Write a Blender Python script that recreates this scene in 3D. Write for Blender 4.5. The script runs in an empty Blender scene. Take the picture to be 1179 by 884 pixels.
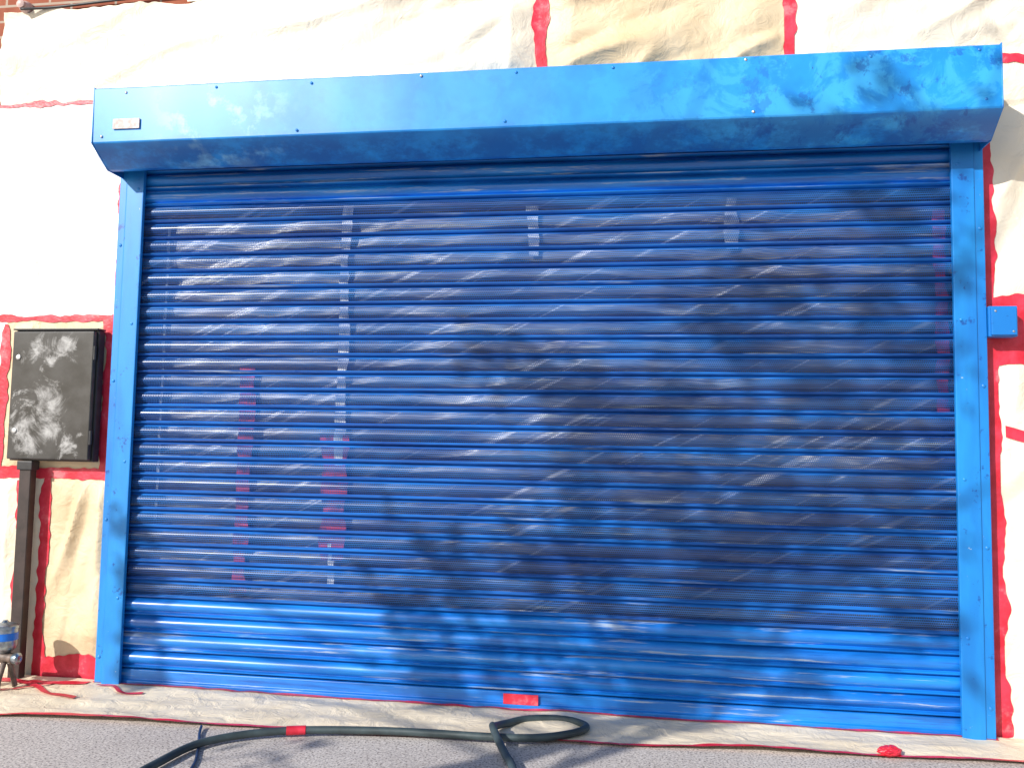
import bpy, bmesh, math, random
from mathutils import Vector, Matrix, noise
random.seed(7)
S=bpy.context.scene
S.view_settings.view_transform='Standard'; S.view_settings.look='None'; S.view_settings.exposure=0
# ------------------------------------------------------------------ helpers
def link(o,parent=None):
    S.collection.objects.link(o)
    if parent: o.parent=parent
    return o
def empty(name):
    e=bpy.data.objects.new(name,None); e.empty_display_size=.1; return link(e)
def mesh(name,vs,fs,mat,parent=None,smooth=False,ang=None):
    m=bpy.data.meshes.new(name); m.from_pydata([tuple(v) for v in vs],[],fs); m.update()
    if mat: m.materials.append(mat)
    if smooth:
        m.polygons.foreach_set('use_smooth',[True]*len(m.polygons))
        if ang: m.set_sharp_from_angle(angle=math.radians(ang))
    return link(bpy.data.objects.new(name,m),parent)
def box(name,x0,x1,y0,y1,z0,z1,mat,parent=None,bev=0.003,seg=2):
    bm=bmesh.new(); bmesh.ops.create_cube(bm,size=1)
    for v in bm.verts:
        v.co=Vector(((x0+x1)/2+v.co.x*(x1-x0),(y0+y1)/2+v.co.y*(y1-y0),(z0+z1)/2+v.co.z*(z1-z0)))
    if bev: bmesh.ops.bevel(bm,geom=bm.edges[:],offset=bev,segments=seg,affect='EDGES',profile=.7)
    m=bpy.data.meshes.new(name); bm.to_mesh(m); bm.free(); m.materials.append(mat)
    return link(bpy.data.objects.new(name,m),parent)
def extrude_x(name,prof,x0,x1,mat,parent,nx=1,closed=True,smooth=False,ang=40,jit=None,caps=True,bev=0):
    n=len(prof); vs=[];fs=[]
    for i in range(nx+1):
        x=x0+(x1-x0)*i/nx
        for k,(y,z) in enumerate(prof):
            dy=jit(x,z) if jit else 0
            vs.append((x,y+dy,z))
    for i in range(nx):
        for k in range(n if closed else n-1):
            a=i*n+k;b=i*n+(k+1)%n
            fs.append((a,b,b+n,a+n))
    if closed and caps:
        fs.append(tuple(range(n))[::-1]); fs.append(tuple(nx*n+k for k in range(n)))
    o=mesh(name,vs,fs,mat,parent,smooth,ang)
    if bev:
        b=o.modifiers.new('b','BEVEL'); b.width=bev;b.segments=2;b.limit_method='ANGLE'
    return o
def tube(pts,rad,n=10):
    vs=[];fs=[]
    P=[Vector(p) for p in pts]
    for i,p in enumerate(P):
        t=(P[min(i+1,len(P)-1)]-P[max(i-1,0)]).normalized()
        up=Vector((0,0,1)) if abs(t.z)<.9 else Vector((0,1,0))
        a=t.cross(up).normalized(); b=t.cross(a).normalized()
        r=rad[i] if isinstance(rad,(list,tuple)) else rad
        for k in range(n):
            w=2*math.pi*k/n; vs.append(p+a*math.cos(w)*r+b*math.sin(w)*r)
    for i in range(len(P)-1):
        for k in range(n):
            a=i*n+k;b=i*n+(k+1)%n; fs.append((a,b,b+n,a+n))
    fs.append(tuple(range(n))[::-1]); fs.append(tuple((len(P)-1)*n+k for k in range(n)))
    return vs,fs
def spline(pts,sub=10):
    P=[Vector(p) for p in pts]; out=[]
    for i in range(len(P)-1):
        a,b,c,d=P[max(i-1,0)],P[i],P[i+1],P[min(i+2,len(P)-1)]
        for s in range(sub):
            t=s/sub
            out.append(.5*((2*b)+(c-a)*t+(2*a-5*b+4*c-d)*t*t+(3*b-a-3*c+d)*t**3))
    out.append(P[-1]); return out
def lathe(name,prof,c,mat,parent,n=24,axis=Vector((0,0,1))):
    vs=[];fs=[];q=Vector((0,0,1)).rotation_difference(axis)
    for r,h in prof:
        for k in range(n):
            w=2*math.pi*k/n; vs.append(Vector(c)+q@Vector((r*math.cos(w),r*math.sin(w),h)))
    for i in range(len(prof)-1):
        for k in range(n):
            a=i*n+k;b=i*n+(k+1)%n; fs.append((a,b,b+n,a+n))
    fs.append(tuple(range(n))[::-1]); fs.append(tuple((len(prof)-1)*n+k for k in range(n)))
    return mesh(name,vs,fs,mat,parent,True,35)
# ------------------------------------------------------------------ materials
class NT:
    def __init__(s,name):
        s.m=bpy.data.materials.new(name); s.m.use_nodes=True; s.t=s.m.node_tree; s.N=s.t.nodes; s.L=s.t.links
        s.b=s.N['Principled BSDF']; s.out=s.N['Material Output']
        g=s.N.new('ShaderNodeNewGeometry'); s.pos=g.outputs['Position']
    def inp(s,n,i,v):
        if v is None: return
        if hasattr(v,'is_linked'): s.L.new(v,n.inputs[i])
        else: n.inputs[i].default_value=v
    def noise(s,scale,detail=4,rough=.55,vec=None,stretch=None,rot=None,dist=0,off=None):
        v=vec or s.pos
        if stretch or rot or off:
            mp=s.N.new('ShaderNodeMapping'); s.L.new(v,mp.inputs[0])
            if rot:
                r=s.N.new('ShaderNodeMapping'); r.inputs['Rotation'].default_value=rot; s.L.new(v,r.inputs[0]); s.L.new(r.outputs[0],mp.inputs[0])
            if stretch: mp.inputs['Scale'].default_value=stretch
            if off: mp.inputs['Location'].default_value=off
            v=mp.outputs[0]
        n=s.N.new('ShaderNodeTexNoise'); s.L.new(v,n.inputs['Vector'])
        n.inputs['Scale'].default_value=scale;n.inputs['Detail'].default_value=detail;n.inputs['Roughness'].default_value=rough;n.inputs['Distortion'].default_value=dist
        return n.outputs[0]
    def ramp(s,v,a,b,lo=0,hi=1):
        r=s.N.new('ShaderNodeMapRange'); r.interpolation_type='SMOOTHSTEP'
        s.L.new(v,r.inputs[0]); r.inputs[1].default_value=a;r.inputs[2].default_value=b;r.inputs[3].default_value=lo;r.inputs[4].default_value=hi
        return r.outputs[0]
    def math(s,op,a,b=None,c=None):
        n=s.N.new('ShaderNodeMath'); n.operation=op
        s.inp(n,0,a); s.inp(n,1,b); s.inp(n,2,c); return n.outputs[0]
    def mix(s,f,a,b):
        n=s.N.new('ShaderNodeMix'); n.data_type='RGBA'; s.inp(n,0,f)
        for i,v in ((6,a),(7,b)):
            if hasattr(v,'is_linked'): s.L.new(v,n.inputs[i])
            else: n.inputs[i].default_value=(*v,1)
        return n.outputs[2]
    def xyz(s):
        n=s.N.new('ShaderNodeSeparateXYZ'); s.L.new(s.pos,n.inputs[0]); return n.outputs
    def col(s,c):
        if hasattr(c,'is_linked'): s.L.new(c,s.b.inputs['Base Color'])
        else: s.b.inputs['Base Color'].default_value=(*c,1)
    def set(s,rough=None,metal=None,spec=None):
        if rough is not None: s.inp(s.b,'Roughness',rough)
        if metal is not None: s.b.inputs['Metallic'].default_value=metal
        if spec is not None: s.b.inputs['Specular IOR Level'].default_value=spec
    def bump(s,h,strength=.3,dist=.01):
        n=s.N.new('ShaderNodeBump'); n.inputs['Strength'].default_value=strength; n.inputs['Distance'].default_value=dist
        s.L.new(h,n.inputs['Height']); s.L.new(n.outputs[0],s.b.inputs['Normal'])
def simple(name,c,rough=.5,var=.15,scale=20,metal=0,bump=0):
    t=NT(name); n=t.noise(scale,3)
    t.col(t.mix(t.ramp(n,.3,.7),tuple(x*(1-var) for x in c),tuple(min(1,x*(1+var)) for x in c)))
    t.set(rough,metal)
    if bump: t.bump(n,bump,.005)
    return t.m

BL=(.006,.135,.56); BD=(.005,.05,.27)
t=NT('box_blue_paint'); x,y,z=t.xyz()
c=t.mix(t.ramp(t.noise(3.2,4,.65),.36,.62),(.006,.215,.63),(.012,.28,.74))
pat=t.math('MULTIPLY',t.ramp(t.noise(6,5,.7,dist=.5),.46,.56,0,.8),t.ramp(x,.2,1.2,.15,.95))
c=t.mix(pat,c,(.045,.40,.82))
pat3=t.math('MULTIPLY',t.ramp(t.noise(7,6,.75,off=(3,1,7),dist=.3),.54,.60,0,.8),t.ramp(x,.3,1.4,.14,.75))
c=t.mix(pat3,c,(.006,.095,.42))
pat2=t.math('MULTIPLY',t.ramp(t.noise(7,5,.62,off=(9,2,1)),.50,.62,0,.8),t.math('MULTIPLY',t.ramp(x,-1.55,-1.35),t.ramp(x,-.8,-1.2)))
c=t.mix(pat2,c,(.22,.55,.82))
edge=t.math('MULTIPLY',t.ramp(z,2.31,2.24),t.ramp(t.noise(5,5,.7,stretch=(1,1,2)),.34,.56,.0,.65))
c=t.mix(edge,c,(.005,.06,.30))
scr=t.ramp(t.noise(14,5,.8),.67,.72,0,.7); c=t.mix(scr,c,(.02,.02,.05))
t.col(c); t.set(.38); BOXM=t.m
t=NT('guide_blue_paint')
c=t.mix(t.ramp(t.noise(6,4,.6,stretch=(1,1,.25)),.35,.7),(.006,.17,.54),(.012,.26,.68))
c=t.mix(t.ramp(t.noise(18,5,.7),.60,.68,0,.8),c,BD); c=t.mix(t.ramp(t.noise(25,5,.7,off=(4,4,4)),.66,.72,0,.8),c,(.5,.6,.7))
t.col(c);t.set(.40);GUIDE=t.m
def lathmat(name,perf):
    t=NT(name); x,y,z=t.xyz()
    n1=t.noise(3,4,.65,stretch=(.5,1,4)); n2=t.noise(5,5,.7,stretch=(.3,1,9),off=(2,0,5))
    if perf: c=t.mix(t.ramp(n1,.35,.66),(.024,.10,.38),(.018,.19,.62))
    else: c=t.mix(t.ramp(n1,.35,.66),(.006,.14,.54),(.008,.23,.72))
    c=t.mix(t.ramp(n2,.48,.38,0,.5),c,BD)
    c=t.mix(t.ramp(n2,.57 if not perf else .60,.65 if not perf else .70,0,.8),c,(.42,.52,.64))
    t.col(c); t.set(t.ramp(n1,.3,.7,.26,.42),spec=.65)
    if perf:
        row=t.math('DIVIDE',z,.0085); rf=t.math('FRACT',row); st=t.math('MULTIPLY',t.math('FLOOR',row),.5)
        cf=t.math('FRACT',t.math('ADD',t.math('DIVIDE',x,.0078),st))
        hz=t.math('LESS_THAN',t.math('ABSOLUTE',t.math('SUBTRACT',rf,.5)),.37)
        hx=t.math('LESS_THAN',t.math('ABSOLUTE',t.math('SUBTRACT',cf,.5)),.38)
        lf=t.math('FRACT',t.math('DIVIDE',t.math('SUBTRACT',z,.07),.0745))
        sol=t.math('LESS_THAN',t.math('ABSOLUTE',t.math('SUBTRACT',lf,.55)),.33)
        h=t.math('MULTIPLY',t.math('MULTIPLY',hz,hx),sol)
        tr=t.N.new('ShaderNodeBsdfTransparent'); mx=t.N.new('ShaderNodeMixShader')
        t.L.new(h,mx.inputs[0]); t.L.new(t.b.outputs[0],mx.inputs[1]); t.L.new(tr.outputs[0],mx.inputs[2]); t.L.new(mx.outputs[0],t.out.inputs[0])
    return t.m
LS=lathmat('lath_blue_paint',False); LP=lathmat('lath_perforated_blue_paint',True)
# polythene sheet hung behind the laths; light on its creases painted as pale streaks
t=NT('polythene_film'); x,y,z=t.xyz()
s1=t.ramp(t.noise(3.0,5,.6,rot=(0,math.radians(27),0),stretch=(.35,1,11)),.55,.68)
s2=t.ramp(t.noise(2.2,4,.65,rot=(0,math.radians(-4),0),stretch=(.5,1,6),off=(5,0,2)),.50,.70,0,.75)
s3=t.ramp(t.noise(1.3,3,.5,off=(1,0,3)),.40,.60,.2,.95)
left=t.math('MULTIPLY',t.ramp(x,.0,-1.3),t.ramp(z,.8,1.5))  # pale reflections painted into the colour, stronger towards the upper left
s3=t.math('MINIMUM',t.math('ADD',s3,t.math('MULTIPLY',left,.35)),1)
op=t.math('MINIMUM',t.math('ADD',t.math('MULTIPLY',t.math('ADD',s1,s2),t.math('MULTIPLY',s3,.85)),t.math('MULTIPLY',s3,.18)),1)
t.col(t.mix(op,(.018,.022,.034),(.90,.91,.92))); t.set(.4); FILM=t.m  # opaque sheet; dark colour stands for the unlit room behind clear film
def faded(name,a,b,sc=7):
    t=NT(name); t.col(t.mix(t.ramp(t.noise(sc,4,.7,stretch=(1,1,1.5)),.33,.60),a,b)); t.set(.5); return t.m
WT=faded('white_tape',(.35,.39,.45),(.88,.90,.90)); REDF=faded('red_tape_behind_film',(.12,.04,.08),(.60,.06,.11),12)
def paper(name,a,b,rough=.55,bs=.5):
    t=NT(name); n=t.noise(3,3,.6)
    c=t.mix(t.ramp(n,.3,.7),a,b); t.col(c); t.set(rough,spec=.4)
    t.bump(t.noise(11,4,.6,dist=1.2),bs,.02); return t.m
KRAFT=paper('kraft_paper',(.60,.46,.28),(.72,.58,.39),.5,.5); KLIGHT=paper('pale_masking_paper',(.79,.69,.53),(.86,.78,.64),.5,.45)
WHITE=paper('white_masking_paper',(.86,.84,.80),(.90,.89,.86),.55,.4); FLOORP=paper('floor_paper',(.76,.64,.46),(.85,.74,.56),.6)
t=NT('red_tape'); c=t.mix(t.ramp(t.noise(14,3),.3,.7),(.56,.012,.03),(.74,.04,.08)); c=t.mix(t.ramp(t.noise(7,5,.7),.56,.68,0,.5),c,(.78,.30,.30)); t.col(c); t.set(.42); t.bump(t.noise(40,3,.6),.5,.005); RED=t.m
t=NT('brickwork'); br=t.N.new('ShaderNodeTexBrick'); mp=t.N.new('ShaderNodeMapping'); mp.inputs['Rotation'].default_value=(math.radians(-90),0,0)
t.L.new(t.pos,mp.inputs[0]); t.L.new(mp.outputs[0],br.inputs[0])
br.inputs['Scale'].default_value=1; br.inputs['Brick Width'].default_value=.225; br.inputs['Row Height'].default_value=.075; br.inputs['Mortar Size'].default_value=.006
br.inputs['Color1'].default_value=(.33,.085,.04,1); br.inputs['Color2'].default_value=(.22,.06,.035,1); br.inputs['Mortar'].default_value=(.4,.35,.28,1); br.inputs['Bias'].default_value=.1
c=t.mix(t.ramp(t.noise(12,4),.3,.7,0,.4),br.outputs[0],(.42,.16,.09)); t.col(c); t.set(.9); BRICK=t.m
DARK=simple('dark_interior',(.03,.03,.035),.9)
t=NT('tarmac'); n1=t.noise(1.3,4); n2=t.noise(120,3,.7); vo=t.N.new('ShaderNodeTexVoronoi'); vo.inputs['Scale'].default_value=85; t.L.new(t.pos,vo.inputs['Vector'])
c=t.mix(t.ramp(n1,.3,.7),(.50,.45,.42),(.62,.57,.53)); c=t.mix(t.ramp(n2,.50,.60,0,.8),c,(.12,.105,.10)); c=t.mix(t.ramp(vo.outputs[0],.1,.45,.65,0),c,(.78,.73,.68))
c=t.mix(t.ramp(t.noise(5,5,.7),.58,.74,0,.4),c,(.20,.18,.17))
t.col(c); t.set(.85,spec=.2); t.bump(n2,.2,.001); TAR=t.m
t=NT('cabinet_black'); x,y,z=t.xyz(); nb=t.ramp(t.noise(9,5,.75,dist=.6),.25,.75,-.06,.075)
def blob(cx,cz,r):
    d=t.math('SQRT',t.math('ADD',t.math('POWER',t.math('SUBTRACT',x,cx),2),t.math('POWER',t.math('SUBTRACT',z,cz),2)))
    d=t.math('ADD',d,nb)
    return t.ramp(d,0,r*1.5,1,0)
B=None
for cx,cz,r in ((-2.12,1.44,.055),(-2.02,1.45,.05),(-2.07,1.37,.04),(-2.08,1.24,.055),(-2.05,1.17,.065),(-2.19,1.10,.055),(-2.05,1.08,.06),(-1.97,1.02,.04),(-2.2,1.22,.03),(-2.14,1.02,.045)):
    b=blob(cx,cz,r); B=b if B is None else t.math('MAXIMUM',B,b)
c=t.mix(t.ramp(t.noise(9,4),.3,.7),(.014,.014,.015),(.05,.05,.052)); c=t.mix(t.math('MULTIPLY',B,t.ramp(t.noise(22,4,.7),.3,.7,.35,.9)),c,(.48,.48,.48)); t.col(c); t.set(.3,spec=.6); CAB=t.m
BLACK=simple('black_plastic',(.025,.025,.028),.45,.3); DGREY=simple('hose_rubber',(.045,.065,.07),.5,.3,12); STEEL=simple('steel',(.55,.56,.58),.35,.1,30,1)
BROWNB=simple('trunking_brown_black',(.035,.022,.020),.5,.3)
NAVY=simple('cable_navy',(.02,.04,.10),.4); LABEL=simple('label_plate',(.55,.42,.40),.5,.3,60)
BARK=simple('bark',(.10,.07,.05),.9,.3,8)
t=NT('leaves'); oi=t.noise(1.5,1); t.col(t.mix(oi,(.035,.075,.015),(.08,.14,.03))); t.set(.5); LEAF=t.m
# ------------------------------------------------------------------ world, sun, camera
sd=Vector((-.70,-1,.65)).normalized()
w=bpy.data.worlds.new("World"); S.world=w; w.use_nodes=True
sk=w.node_tree.nodes.new('ShaderNodeTexSky'); sk.sky_type='NISHITA'; sk.sun_disc=False
sk.sun_elevation=math.asin(sd.z); sk.sun_rotation=math.atan2(sd.x,sd.y)
bg=w.node_tree.nodes['Background']; bg.inputs[1].default_value=.14; w.node_tree.links.new(sk.outputs[0],bg.inputs[0])
sl=bpy.data.lights.new('sun','SUN'); sl.energy=5; sl.angle=math.radians(.5); sl.color=(1,.965,.91)
so=link(bpy.data.objects.new('sun',sl)); so.rotation_euler=(-sd).to_track_quat('-Z','Y').to_euler(); so.location=(-6,-8,8)
def Rm(a,ax): return Matrix.Rotation(a,3,ax)
M=Rm(.1546,'Z')@Rm(.0757,'X')@Rm(-.0179,'Y')
cd=bpy.data.cameras.new('camera'); cd.lens=1015.19/1179*36; cd.sensor_width=36; cd.clip_end=500; cd.clip_start=.05
co=link(bpy.data.objects.new('camera',cd)); B3=Matrix((M.col[0],M.col[2],-M.col[1])).transposed()
co.matrix_world=Matrix.Translation((.5361,-3.6035,1.0258))@B3.to_4x4(); S.camera=co
# ------------------------------------------------------------------ ground
mesh('ground',[(-150,-150,0),(150,-150,0),(150,150,0),(-150,150,0)],[(0,1,2,3)],TAR)
# ------------------------------------------------------------------ building
bh=empty('brick_building')
box('wall_left',-7,-1.76,0,.25,0,3.6,BRICK,bh,0); box('wall_right',1.76,7,0,.25,0,3.6,BRICK,bh,0); box('wall_above_door',-1.76,1.76,0,.25,2.24,3.6,BRICK,bh,0)
box('coping',-7.05,7.05,-.04,.3,3.601,3.68,simple('coping_stone',(.35,.33,.3),.9),bh,.01)
box('room_back',-2.6,2.6,3.2,3.3,0,2.6,DARK,bh,0); box('room_left',-2.7,-2.6,.25,3.2,0,2.6,DARK,bh,0); box('room_right',2.6,2.7,.25,3.2,0,2.6,DARK,bh,0)
box('room_ceiling',-2.7,2.7,.25,3.2,2.602,2.7,DARK,bh,0); box('room_floor',-1.74,1.74,0.03,3.2,.001,.006,DARK,bh,0)
# ------------------------------------------------------------------ roller shutter
rs=empty('roller_shutter')
P0=.07;PT=.0745;NL=29
lp=[(.008,0),(.010,.002),(-.004,.0035),(-.013,.006),(-.016,.0095),(-.012,.013),(.002,.0145),(.004,.017),(-.003,.021),(-.010,.027),(-.0155,.034),(-.0185,.042),(-.0185,.050),(-.015,.058),(-.008,.065),(.001,.071)]
lj=[(random.uniform(-.002,.002),random.uniform(-.05,.05)) for _ in range(NL+1)]
def jit(x,z):
    k=min(NL,max(0,int((z-P0+1e-5)/PT)))
    return lj[k][0]+.003*noise.noise(Vector((x*1.4,k*3.1,0)))+.0015*noise.noise(Vector((x*6,k*3.1,2)))+.004*noise.noise(Vector((x*.6,z*1.2,4)))
def laths(name,k0,k1,mat):
    pr=[]
    for k in range(k0,k1):
        for y_,z_ in lp: pr.append((-.030+y_,P0+k*PT+z_))
    pr.append((-.022,P0+k1*PT))
    return extrude_x(name,pr,-1.745,1.745,mat,rs,90,False,True,45,jit)
laths('laths_bottom_solid',0,4,LS); laths('laths_perforated',4,27,LP); laths('laths_top_solid',27,NL+1,LS)
extrude_x('bottom_rail',[(-.02,.004),(-.052,.004),(-.052,.022),(-.040,.026),(-.040,.066),(-.03,.069),(-.02,.069)],-1.72,1.72,LS,rs,1,bev=.002)
box('rail_red_tape',-.03,.11,-.0535,-.0525,.024,.064,RED,rs,0)
for sx in (-1,1):
    def P(a,b): return (a,b) if sx>0 else (-b,-a)
    a,b=P(1.675,1.757); box('guide_channel',a,b,-.082,-.062,0.003,2.245,GUIDE,rs,.004)
    a,b=P(1.738,1.757); box('guide_web',a,b,-.0615,-.001,0.003,2.245,GUIDE,rs,.001)
    a,b=P(1.7585,1.792); box('guide_angle',a,b,-.076,-.002,0.003,2.240,GUIDE,rs,.003)
    for zz in (.12,.7,1.3,1.9):
        lathe('guide_bolt',[(.007,0),(.007,.002),(.004,.004),(.001,.0045)],(sx*1.776,-.076,zz),GUIDE,rs,12,Vector((0,-1,0)))
        lathe('guide_screw',[(.006,0),(.006,.002),(.002,.004)],(sx*1.70,-.082,zz+.25),GUIDE,rs,10,Vector((0,-1,0)))
hp=[(-.002,2.516),(-.300,2.516),(-.305,2.511),(-.305,2.285),(-.302,2.279),(-.193,2.205),(-.187,2.203),(-.165,2.203),(-.165,2.206),(-.30,2.285),(-.30,2.508),(-.002,2.508)]
def hj(x,z): return .007*noise.noise(Vector((x*1.6,z*3,8)))+.0012*noise.noise(Vector((x*8,z*9,2)))
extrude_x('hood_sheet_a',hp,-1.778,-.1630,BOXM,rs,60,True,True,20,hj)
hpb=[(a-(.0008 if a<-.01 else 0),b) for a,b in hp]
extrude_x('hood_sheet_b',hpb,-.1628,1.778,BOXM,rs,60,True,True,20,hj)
ep=[(-.002,2.2),(-.187,2.2),(-.309,2.281),(-.309,2.519),(-.002,2.519)]
extrude_x('hood_end_plate',ep,-1.783,-1.778,BOXM,rs,1,bev=.001); extrude_x('hood_end_plate',ep,1.778,1.783,BOXM,rs,1,bev=.001)
for zt in (2.497,2.31):
    for i in range(9):
        xx=-1.68+i*.425+random.uniform(-.06,.06)
        if zt<2.4 and i%2: continue
        lathe('hood_rivet',[(.006,0),(.0055,.002),(.002,.004)],(xx,-.307,zt+random.uniform(-.01,.005)),STEEL if (i*7)%3==0 else GUIDE,rs,10,Vector((0,-1,0)))
box('hood_name_plate',-1.685,-1.565,-.3125,-.3085,2.335,2.378,LABEL,rs,.001)
vs=[];fs=[];nx,nz=120,80
for j in range(nz+1):
    for i in range(nx+1):
        X=-1.74+3.48*i/nx;Z=.02+2.2*j/nz
        a=math.radians(27);u=X*math.cos(a)+Z*math.sin(a);v=-X*math.sin(a)+Z*math.cos(a)
        vs.append((X,.04+.035*abs(noise.noise(Vector((u*1.2,v*9,1))))+.02*noise.noise(Vector((X*2,Z*2,3))),Z))
for j in range(nz):
    for i in range(nx):
        q=j*(nx+1)+i; fs.append((q,q+1,q+nx+2,q+nx+1))
pf=empty('masking_film'); mesh('film',vs,fs,FILM,pf,True)
def vstrip(n,x,wd,z0,z1,mat,y=.015):
    N=60; v=[];f=[]
    for i in range(N+1):
        Z=z0+(z1-z0)*i/N; dx=.012*noise.noise(Vector((x*5,Z*3,0)))+.006*noise.noise(Vector((x*5,Z*22,0))); ww=wd*(.85+.4*noise.noise(Vector((x*3,Z*9,5))))
        v+=[(x-ww/2+dx,y,Z),(x+ww/2+dx,y+.004,Z)]
    for i in range(N): f.append((2*i,2*i+1,2*i+3,2*i+2))
    mesh(n,v,f,mat,pf)
vstrip('white_tape',-.77,.048,.95,2.08,WT); vstrip('white_tape',-.79,.035,.42,.62,WT); vstrip('white_tape',.05,.05,1.84,2.06,WT); vstrip('white_tape',.87,.06,1.86,2.07,WT)
vstrip('red_tape',-1.2,.08,.4,1.37,REDF); vstrip('red_tape',-.79,.12,.55,1.08,REDF); vstrip('red_tape',1.66,.055,1.2,2.0,REDF); vstrip('pale_tape',-1.60,.012,.7,2.0,faded('pale_tape',(.10,.13,.18),(.5,.55,.6)))
# ------------------------------------------------------------------ masking on the wall
T=[(-2.75,-1.785,2.578,2.594),(.05,.105,2.45,3.35),(1.06,1.12,2.45,3.35),(1.80,2.8,2.565,2.60),(-2.75,-1.812,1.570,1.602),(-2.375,-2.342,.90,1.570),(-1.868,-1.812,.915,1.570),
   (-2.75,-1.812,.865,.915),(-2.25,-2.205,0,.865),(-2.135,-2.09,0,.865),(-2.09,-1.812,.0,.10),(-1.828,-1.808,1.602,2.40),(1.800,1.860,0,1.39),(1.800,1.850,1.65,2.45),(1.800,2.0,1.39,1.65),(2.00,2.8,1.60,1.64)]
def tdist(x,z):
    d=9
    for a,b,c,e in T:
        dx=max(a-x,0,x-b);dz=max(c-z,0,z-e); d=min(d,math.hypot(dx,dz))
    return d
def D(x,z):
    A=.12+.88*min(1,tdist(x,z)/.10)
    top=z>2.4
    t_=min(1,max(0,(x+1.2)/1.0))
    a=math.radians(20); u=x*math.cos(a)+z*math.sin(a); v=-x*math.sin(a)+z*math.cos(a)
    if not top: u,v=z+.3*x,x*1.3-.25*z
    wv=.35*noise.noise(Vector((x*1.1,z*1.3,7)))
    r=1-math.sqrt(noise.noise(Vector((u*.8,v*3.6+wv*2,2.2)))**2+.0008)*3.4
    d,_=noise.voronoi(Vector((u*1.8,v*4.5+wv,5.1))); cr=min(1,(d[1]-d[0])*1.3)
    d2,_=noise.voronoi(Vector((u*5+wv,v*8,1.1)))
    lo=noise.noise(Vector((x*1.7,z*2.6,9)))
    big=(.55+1.35*t_) if top else (.65 if x<-2.3 or (x<0 and z>1.6) else 1.15)
    return -(.008+A*big*(.024*max(0,r)**1.5+.019*cr+.006*(d2[1]-d2[0])+.014*(lo+.5)))
mw=empty('masking_paper_on_wall')
def sheet(name,x0,x1,z0,z1,mat,off=0,res=.010,rag=0):
    nx=max(2,int((x1-x0)/res));nz=max(2,int((z1-z0)/res)); v=[];f=[]
    for j in range(nz+1):
        for i in range(nx+1):
            X=x0+(x1-x0)*i/nx;Z=z0+(z1-z0)*j/nz
            if rag:
                if i in(0,nx): X+=rag*noise.noise(Vector((Z*6,x0*7+i,1)))+rag*.5*noise.noise(Vector((Z*25,x0*7+i,1)))
                if j in(0,nz): Z+=rag*noise.noise(Vector((X*6,z0*7+j,2)))+rag*.5*noise.noise(Vector((X*25,z0*7+j,2)))
            v.append((X,D(X,Z)-off,Z))
    for j in range(nz):
        for i in range(nx):
            q=j*(nx+1)+i; f.append((q,q+1,q+nx+2,q+nx+1))
    return mesh(name,v,f,mat,mw,True,60)
sheet('paper_top_left',-2.47,.07,2.585,3.035,KLIGHT,rag=.02); sheet('paper_top_mid',.07,1.09,2.45,3.36,KRAFT); sheet('paper_top_right',1.09,2.8,2.58,3.36,KLIGHT)
sheet('paper_top_left_upper',-1.55,.07,3.035,3.36,KLIGHT)
sheet('paper_behind_hood',-1.79,.07,2.45,2.585,KLIGHT)
sheet('paper_left_white',-2.8,-1.80,1.585,2.585,WHITE); sheet('paper_left_beside_cabinet',-2.8,-2.36,.89,1.585,WHITE)
sheet('paper_left_low',-2.8,-2.11,.0,.89,KLIGHT); sheet('paper_left_panel',-2.11,-1.794,.05,.89,KRAFT)
sheet('paper_behind_cabinet',-2.36,-1.80,.89,1.585,KRAFT)
sheet('paper_right_upper',1.80,2.8,1.62,2.58,KLIGHT); sheet('paper_right_low',1.80,2.8,0,1.62,KLIGHT)
for i,(a,b,c_,e) in enumerate(T): sheet('red_tape_strip',a,b,c_,e,RED,.004,.010,.024)
v=[];f=[]
for i in range(21):
    X=1.87+.5*i/20; Z=1.13-.30*(X-1.88)
    v+=[(X,D(X,Z-.022)-.005,Z-.022),(X,D(X,Z+.022)-.005,Z+.022)]
for i in range(20): f.append((2*i,2*i+2,2*i+3,2*i+1))
mesh('red_tape_diagonal',v,f,RED,mw,True)
# ------------------------------------------------------------------ paper on the ground
mg=empty('masking_paper_on_ground')
def edge(x): return -.424+.067*(x-0)+.012*noise.noise(Vector((x*3,1,0)))
def gz(x,y): 
    return .006+.014*max(0,noise.noise(Vector((x*2.2,y*7,3)))+.2)+.008*abs(noise.noise(Vector((x*7,y*16,6))))
def gstrip(name,x0,x1,f0,f1,mat,off=0,nx=200,ny=16):
    v=[];f=[]
    for j in range(ny+1):
        for i in range(nx+1):
            X=x0+(x1-x0)*i/nx; Y=f0(X)+(f1(X)-f0(X))*j/ny; v.append((X,Y,gz(X,Y)+off))
    for j in range(ny):
        for i in range(nx):
            q=j*(nx+1)+i; f.append((q,q+1,q+nx+2,q+nx+1))
    mesh(name,v,f,mat,mg,True)
gstrip('floor_paper',-3,2.8,edge,lambda x:-.058 if abs(x)<1.81 else -.03,FLOORP,0,300,24)
gstrip('edge_tape',-3,2.8,lambda x:edge(x)-.010,lambda x:edge(x)+.008+.01*noise.noise(Vector((x*6,3,0))),RED,.003,300,2)
gstrip('door_tape',-1.8,1.8,lambda x:-.080,lambda x:-.060+.012*noise.noise(Vector((x*4,0,0))),RED,.0035,300,2)
gstrip('left_tape',-3,-1.81,lambda x:-.12-.02*math.sin(x*5),lambda x:-.08-.02*math.sin(x*5),RED,.004,60,2)
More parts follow.
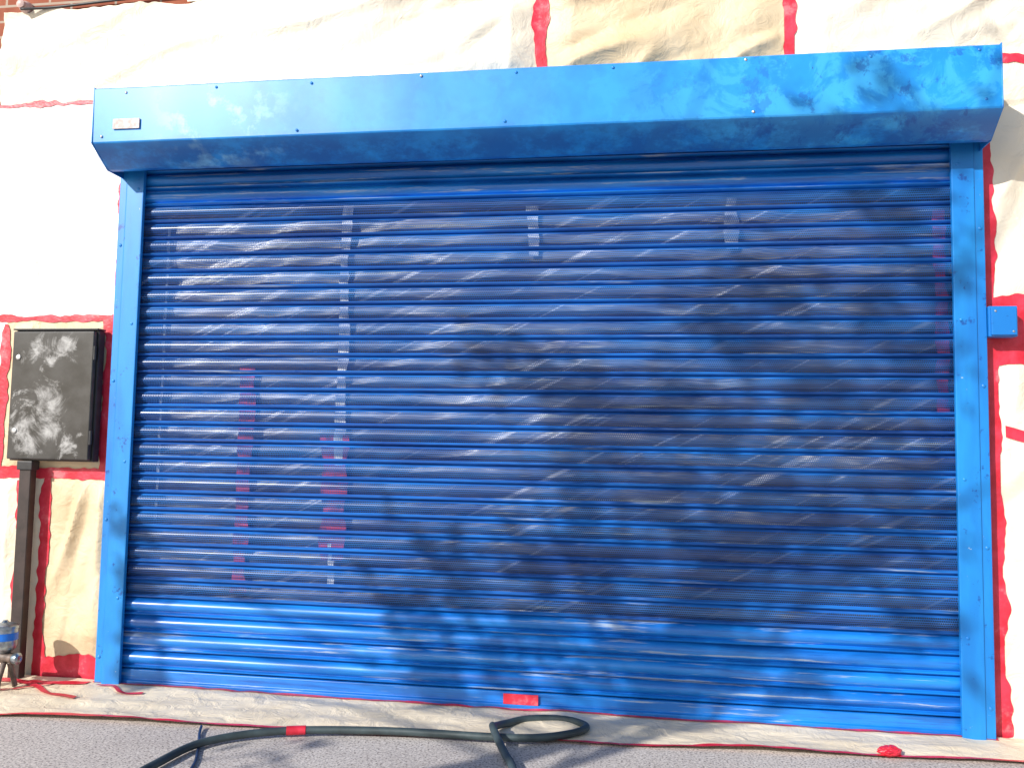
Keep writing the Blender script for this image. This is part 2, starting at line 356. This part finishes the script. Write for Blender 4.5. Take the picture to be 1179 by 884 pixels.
for k,(xa,ya,xb,yb,wd) in enumerate(((-2.1,-.14,-1.72,-.32,.016),(-2.3,-.42,-1.95,-.14,.012),(-1.75,-.12,-1.5,-.20,.010))):
    v=[];f=[]
    for i in range(21):
        s=i/20; X=xa+(xb-xa)*s; Y=ya+(yb-ya)*s+.02*math.sin(s*7)
        v+=[(X,Y-wd,gz(X,Y-wd)+.006),(X,Y+wd,gz(X,Y+wd)+.006)]
    for i in range(20): f.append((2*i,2*i+2,2*i+3,2*i+1))
    mesh('loose_tape',v,f,RED,mg,True)
tp=empty('crumpled_tape')
bm=bmesh.new(); bmesh.ops.create_icosphere(bm,subdivisions=4,radius=1)
for v in bm.verts:
    n=noise.voronoi(v.co*1.8)[0]; s=1+.35*(n[1]-n[0])-.1
    v.co=Vector((1.362+v.co.x*.04*s,-.32+v.co.y*.032*s,.022+v.co.z*.018*s))
m=bpy.data.meshes.new('tape_ball'); bm.to_mesh(m); bm.free(); m.materials.append(RED); link(bpy.data.objects.new('tape_ball',m),tp)
# ------------------------------------------------------------------ hose and cable
hz=.019
pts=[(-1.0,-1.6,hz),(-1.01,-1.2,hz),(-1.0,-.93,hz),(-.95,-.70,hz),(-.728,-.548,hz+.004),(-.368,-.472,hz+.003),(-.022,-.464,hz+.004),(.15,-.44,hz+.004),(.275,-.36,hz+.004),(.315,-.275,hz+.005),(.23,-.212,hz+.006),(.10,-.225,hz+.004),(.02,-.31,hz+.006),(-.005,-.40,hz+.022),(-.002,-.45,hz+.036),(.025,-.52,hz+.022),(.07,-.62,hz+.002),(.12,-.76,hz),(.2,-1.1,hz),(.3,-1.6,hz)]
hs=empty('hose'); sp=spline(pts,10); v,f=tube(sp,.0135,14); mesh('hose_pipe',v,f,DGREY,hs,True)
i0=42; v,f=tube(sp[i0-2:i0+1],.0160,14); mesh('hose_tape_joint',v,f,RED,hs,True,40)
cb=empty('cable'); v,f=tube(spline([(-1.06,-.53,.012),(-1.03,-.60,.008),(-.95,-.76,.006),(-.88,-.95,.006),(-.8,-1.4,.006)],8),.005,8); mesh('cable_run',v,f,NAVY,cb,True)
# ------------------------------------------------------------------ electrical cabinet
ec=empty('electrical_cabinet')
box('cabinet_body',-2.262,-1.858,-.070,-.028,.945,1.522,BLACK,ec,.004)
box('cabinet_door',-2.257,-1.866,-.096,-.071,.952,1.516,CAB,ec,.007,3)
box('cabinet_rain_lip',-2.266,-1.854,-.088,-.03,1.5225,1.530,BLACK,ec,.002)
for zz in (1.40,1.075): 
    lathe('cabinet_lock',[(.011,0),(.011,.004),(.008,.005),(.003,.005)],(-2.225,-.096,zz),STEEL,ec,16,Vector((0,-1,0)))
for zz in (1.42,1.05):
    v,f=tube([(-1.862,-.09,zz-.03),(-1.862,-.09,zz+.03)],.007,10); mesh('cabinet_hinge',v,f,BLACK,ec,True,40)
cn=empty('conduit'); box('trunking',-2.198,-2.142,-.085,-.045,.0,.944,BROWNB,cn,.006,3)
box('conduit_collar',-2.206,-2.134,-.092,-.040,.905,.944,BLACK,cn,.004)
# ------------------------------------------------------------------ junction box
jb=empty('junction_box'); box('junction_body',1.795,1.896,-.088,-.035,1.485,1.60,GUIDE,jb,.005,3); box('junction_cover',1.801,1.890,-.097,-.0885,1.49,1.595,GUIDE,jb,.003)
lathe('junction_screw',[(.005,0),(.004,.002),(.001,.003)],(1.816,-.097,1.58),STEEL,jb,10,Vector((0,-1,0))); lathe('junction_screw',[(.005,0),(.004,.002),(.001,.003)],(1.878,-.097,1.503),STEEL,jb,10,Vector((0,-1,0)))
# ------------------------------------------------------------------ cable bracket top-left
ck=simple('pinkish_ceramic',(.6,.42,.38),.4); wb=empty('cable_bracket')
lathe('bracket_boss',[(.028,0),(.030,.01),(.026,.03),(.018,.04),(.020,.055),(.008,.062)],(-2.36,0,3.055),ck,wb,18,Vector((0,-1,0)))
v,f=tube(spline([(-2.36,-.05,3.03),(-2.2,-.02,3.045),(-1.9,-.02,3.06),(-1.5,-.02,3.075)],6),.006,8); mesh('bracket_cable',v,f,BLACK,wb,True)
# ------------------------------------------------------------------ paint spray gun
sg=empty('paint_spray_gun'); gx,gy=-2.115,-.22
ALU=simple('gun_aluminium',(.30,.36,.42),.3,.3,40,.9); DRK=simple('gun_body_grime',(.14,.10,.08),.55,.5,35)
lathe('paint_cup',[(.014,.145),(.03,.155),(.046,.172),(.050,.185),(.050,.25),(.053,.252),(.053,.262),(.046,.268),(.015,.276),(.008,.285)],(gx,gy,0),ALU,sg,28)
lathe('cup_band',[(.0512,.205),(.0512,.235)],(gx,gy,0),simple('cup_blue',BL,.4),sg,28)
v,f=tube(spline([(gx-.10,gy,.135),(gx-.04,gy,.135),(gx+.02,gy,.132),(gx+.05,gy,.13)],5),[.020]*6+[.024]*5+[.021]*4+[.018],14); mesh('gun_body',v,f,DRK,sg,True,40)
lathe('air_cap',[(.021,0),(.024,.008),(.024,.022),(.014,.028),(.010,.026)],(gx+.048,gy,.13),ALU,sg,18,Vector((1,0,0)))
v,f=tube(spline([(gx-.045,gy,.13),(gx-.05,gy,.09),(gx-.06,gy,.05),(gx-.066,gy,.018)],5),.019,12); mesh('handle',v,f,DRK,sg,True,40)
v,f=tube(spline([(gx+.015,gy,.125),(gx+.004,gy,.09),(gx-.012,gy,.06),(gx-.012,gy,.035)],5),.006,8); mesh('trigger',v,f,ALU,sg,True)
v,f=tube(spline([(gx+.03,gy+.0,.115),(gx+.04,gy+.01,.06),(gx+.045,gy+.02,.014)],5),.011,8); mesh('stand_leg',v,f,DRK,sg,True)
v,f=tube(spline([(gx+.02,gy-.02,.115),(gx+.02,gy-.045,.05),(gx+.02,gy-.05,.014)],5),.011,8); mesh('stand_leg',v,f,DRK,sg,True)
v,f=tube(spline([(gx-.066,gy,.022),(gx-.09,gy-.01,.014),(gx-.2,gy-.03,.018),(gx-.6,gy-.1,.018)],6),.010,8); mesh('air_line',v,f,DGREY,sg,True)
# ------------------------------------------------------------------ tree behind the photographer (casts the dappled shade)
K=.68
tr=empty('tree'); base=Vector((-4.0*K+.05,-6.7*K,0)); dirn=Vector((-.70,-1,.65))
CL=[]
for a in [(-.14,1.40,.10,45,6.0),(.10,1.32,.12,80,6.2),(.32,1.20,.12,90,6.5),(.60,1.18,.13,90,6.4),(.85,1.08,.15,100,6.8),(.86,1.5,.13,90,6.2),(1.08,1.70,.10,60,6.0),(.95,1.68,.07,35,6.0),(1.15,1.33,.15,90,6.6),(1.42,1.15,.16,90,6.9),
          (1.5,1.98,.12,75,6.2),(1.62,1.72,.10,55,6.4),(1.40,1.58,.10,45,6.5),(1.58,1.42,.10,50,6.5),(1.5,.85,.17,100,7),(1.2,.74,.15,95,7.1),(.88,.70,.15,120,6.9),(.55,.86,.14,130,6.6),(.25,.98,.09,50,6.4),(.34,.62,.14,110,6.3),(.04,.60,.10,65,6.1),
          (-.28,.55,.12,90,5.8),(-.42,.36,.10,90,5.8),(-.33,.12,.11,130,5.9),(-.1,.2,.11,80,6.0),(.15,.30,.12,105,6.3),(.42,.24,.12,95,6.5),(.78,.36,.12,85,6.8),(1.12,.20,.09,40,7),(1.0,2.52,.06,40,6.6),(1.6,2.2,.09,40,6.5),(1.55,.38,.12,55,7.2),
          (-1.62,.62,.05,34,5.8),(-1.60,.42,.05,46,5.8),(-1.57,.22,.05,50,5.8),(-1.54,.02,.06,50,5.9),(-.25,-.45,.12,20,6),(2.2,2.4,.25,60,6.9),(2.4,1.2,.3,60,7),(2.4,3.3,.3,90,6.9)]: CL.append(a)
lv=[];lf=[];bv=[];bf=[]
def addt(p,r,n=7):
    v,f=tube(p,r,n); o=len(bv); bv.extend(v); bf.extend([tuple(i+o for i in q) for q in f])
fork=base+Vector((.03,.05,3.9*K))
tp_=spline([base,base+Vector((.04,0,.9)),base+Vector((-.03,.03,1.8)),fork,fork+Vector((.2,-.15,.9)),fork+Vector((.4,-.4,1.9))],6)
addt(tp_,[.13-.105*i/(len(tp_)-1) for i in range(len(tp_))],12)
def leaf(q,L):
    a=Vector([random.gauss(0,1) for _ in range(3)]).normalized(); b=a.orthogonal().normalized()
    b=Matrix.Rotation(random.uniform(0,6.28),3,a)@b; cc=a.cross(b); o=len(lv)
    lv.extend([q-b*L,q-b*L*.2+cc*L*.45,q+b*L*.5+cc*L*.32,q+b*L,q+b*L*.5-cc*L*.32,q-b*L*.2-cc*L*.45]); lf.append(tuple(range(o,o+6)))
for (x,z,r,n,t_) in CL:
    c=Vector((x,-.03,z))+dirn*t_*K
    mid=(fork+c)/2+Vector((random.uniform(-.1,.1),random.uniform(-.2,.05),random.uniform(-.1,.2)))
    p=spline([fork+Vector((random.uniform(0,.15),random.uniform(-.12,0),random.uniform(-.2,.6))),mid,c],5)
    addt(p,[.016-.011*i/(len(p)-1) for i in range(len(p))],5)
    for k in range(4): addt([c,c+Vector([random.gauss(0,r*.8) for _ in range(3)])],[.005,.002],4)
    for k in range(int(n*.8)):
        leaf(c+Vector((random.gauss(0,r*.62),random.gauss(0,r*.8),random.gauss(0,r*.62))),random.uniform(.03,.055))
for k in range(30):
    c=fork+Vector((random.gauss(-.2,.7),random.gauss(-1.3,.5),random.gauss(2.0,.6)))
    for _ in range(50):
        q=c+Vector([random.gauss(0,.2) for _ in range(3)])
        wz=q.z-.65*(-q.y); wx=q.x+.7*(-q.y)
        if wz<3.2 and -3.2<wx<2.1: continue
        leaf(q,random.uniform(.03,.06))
mesh('trunk_and_branches',bv,bf,BARK,tr,True); mesh('foliage',lv,lf,LEAF,tr)
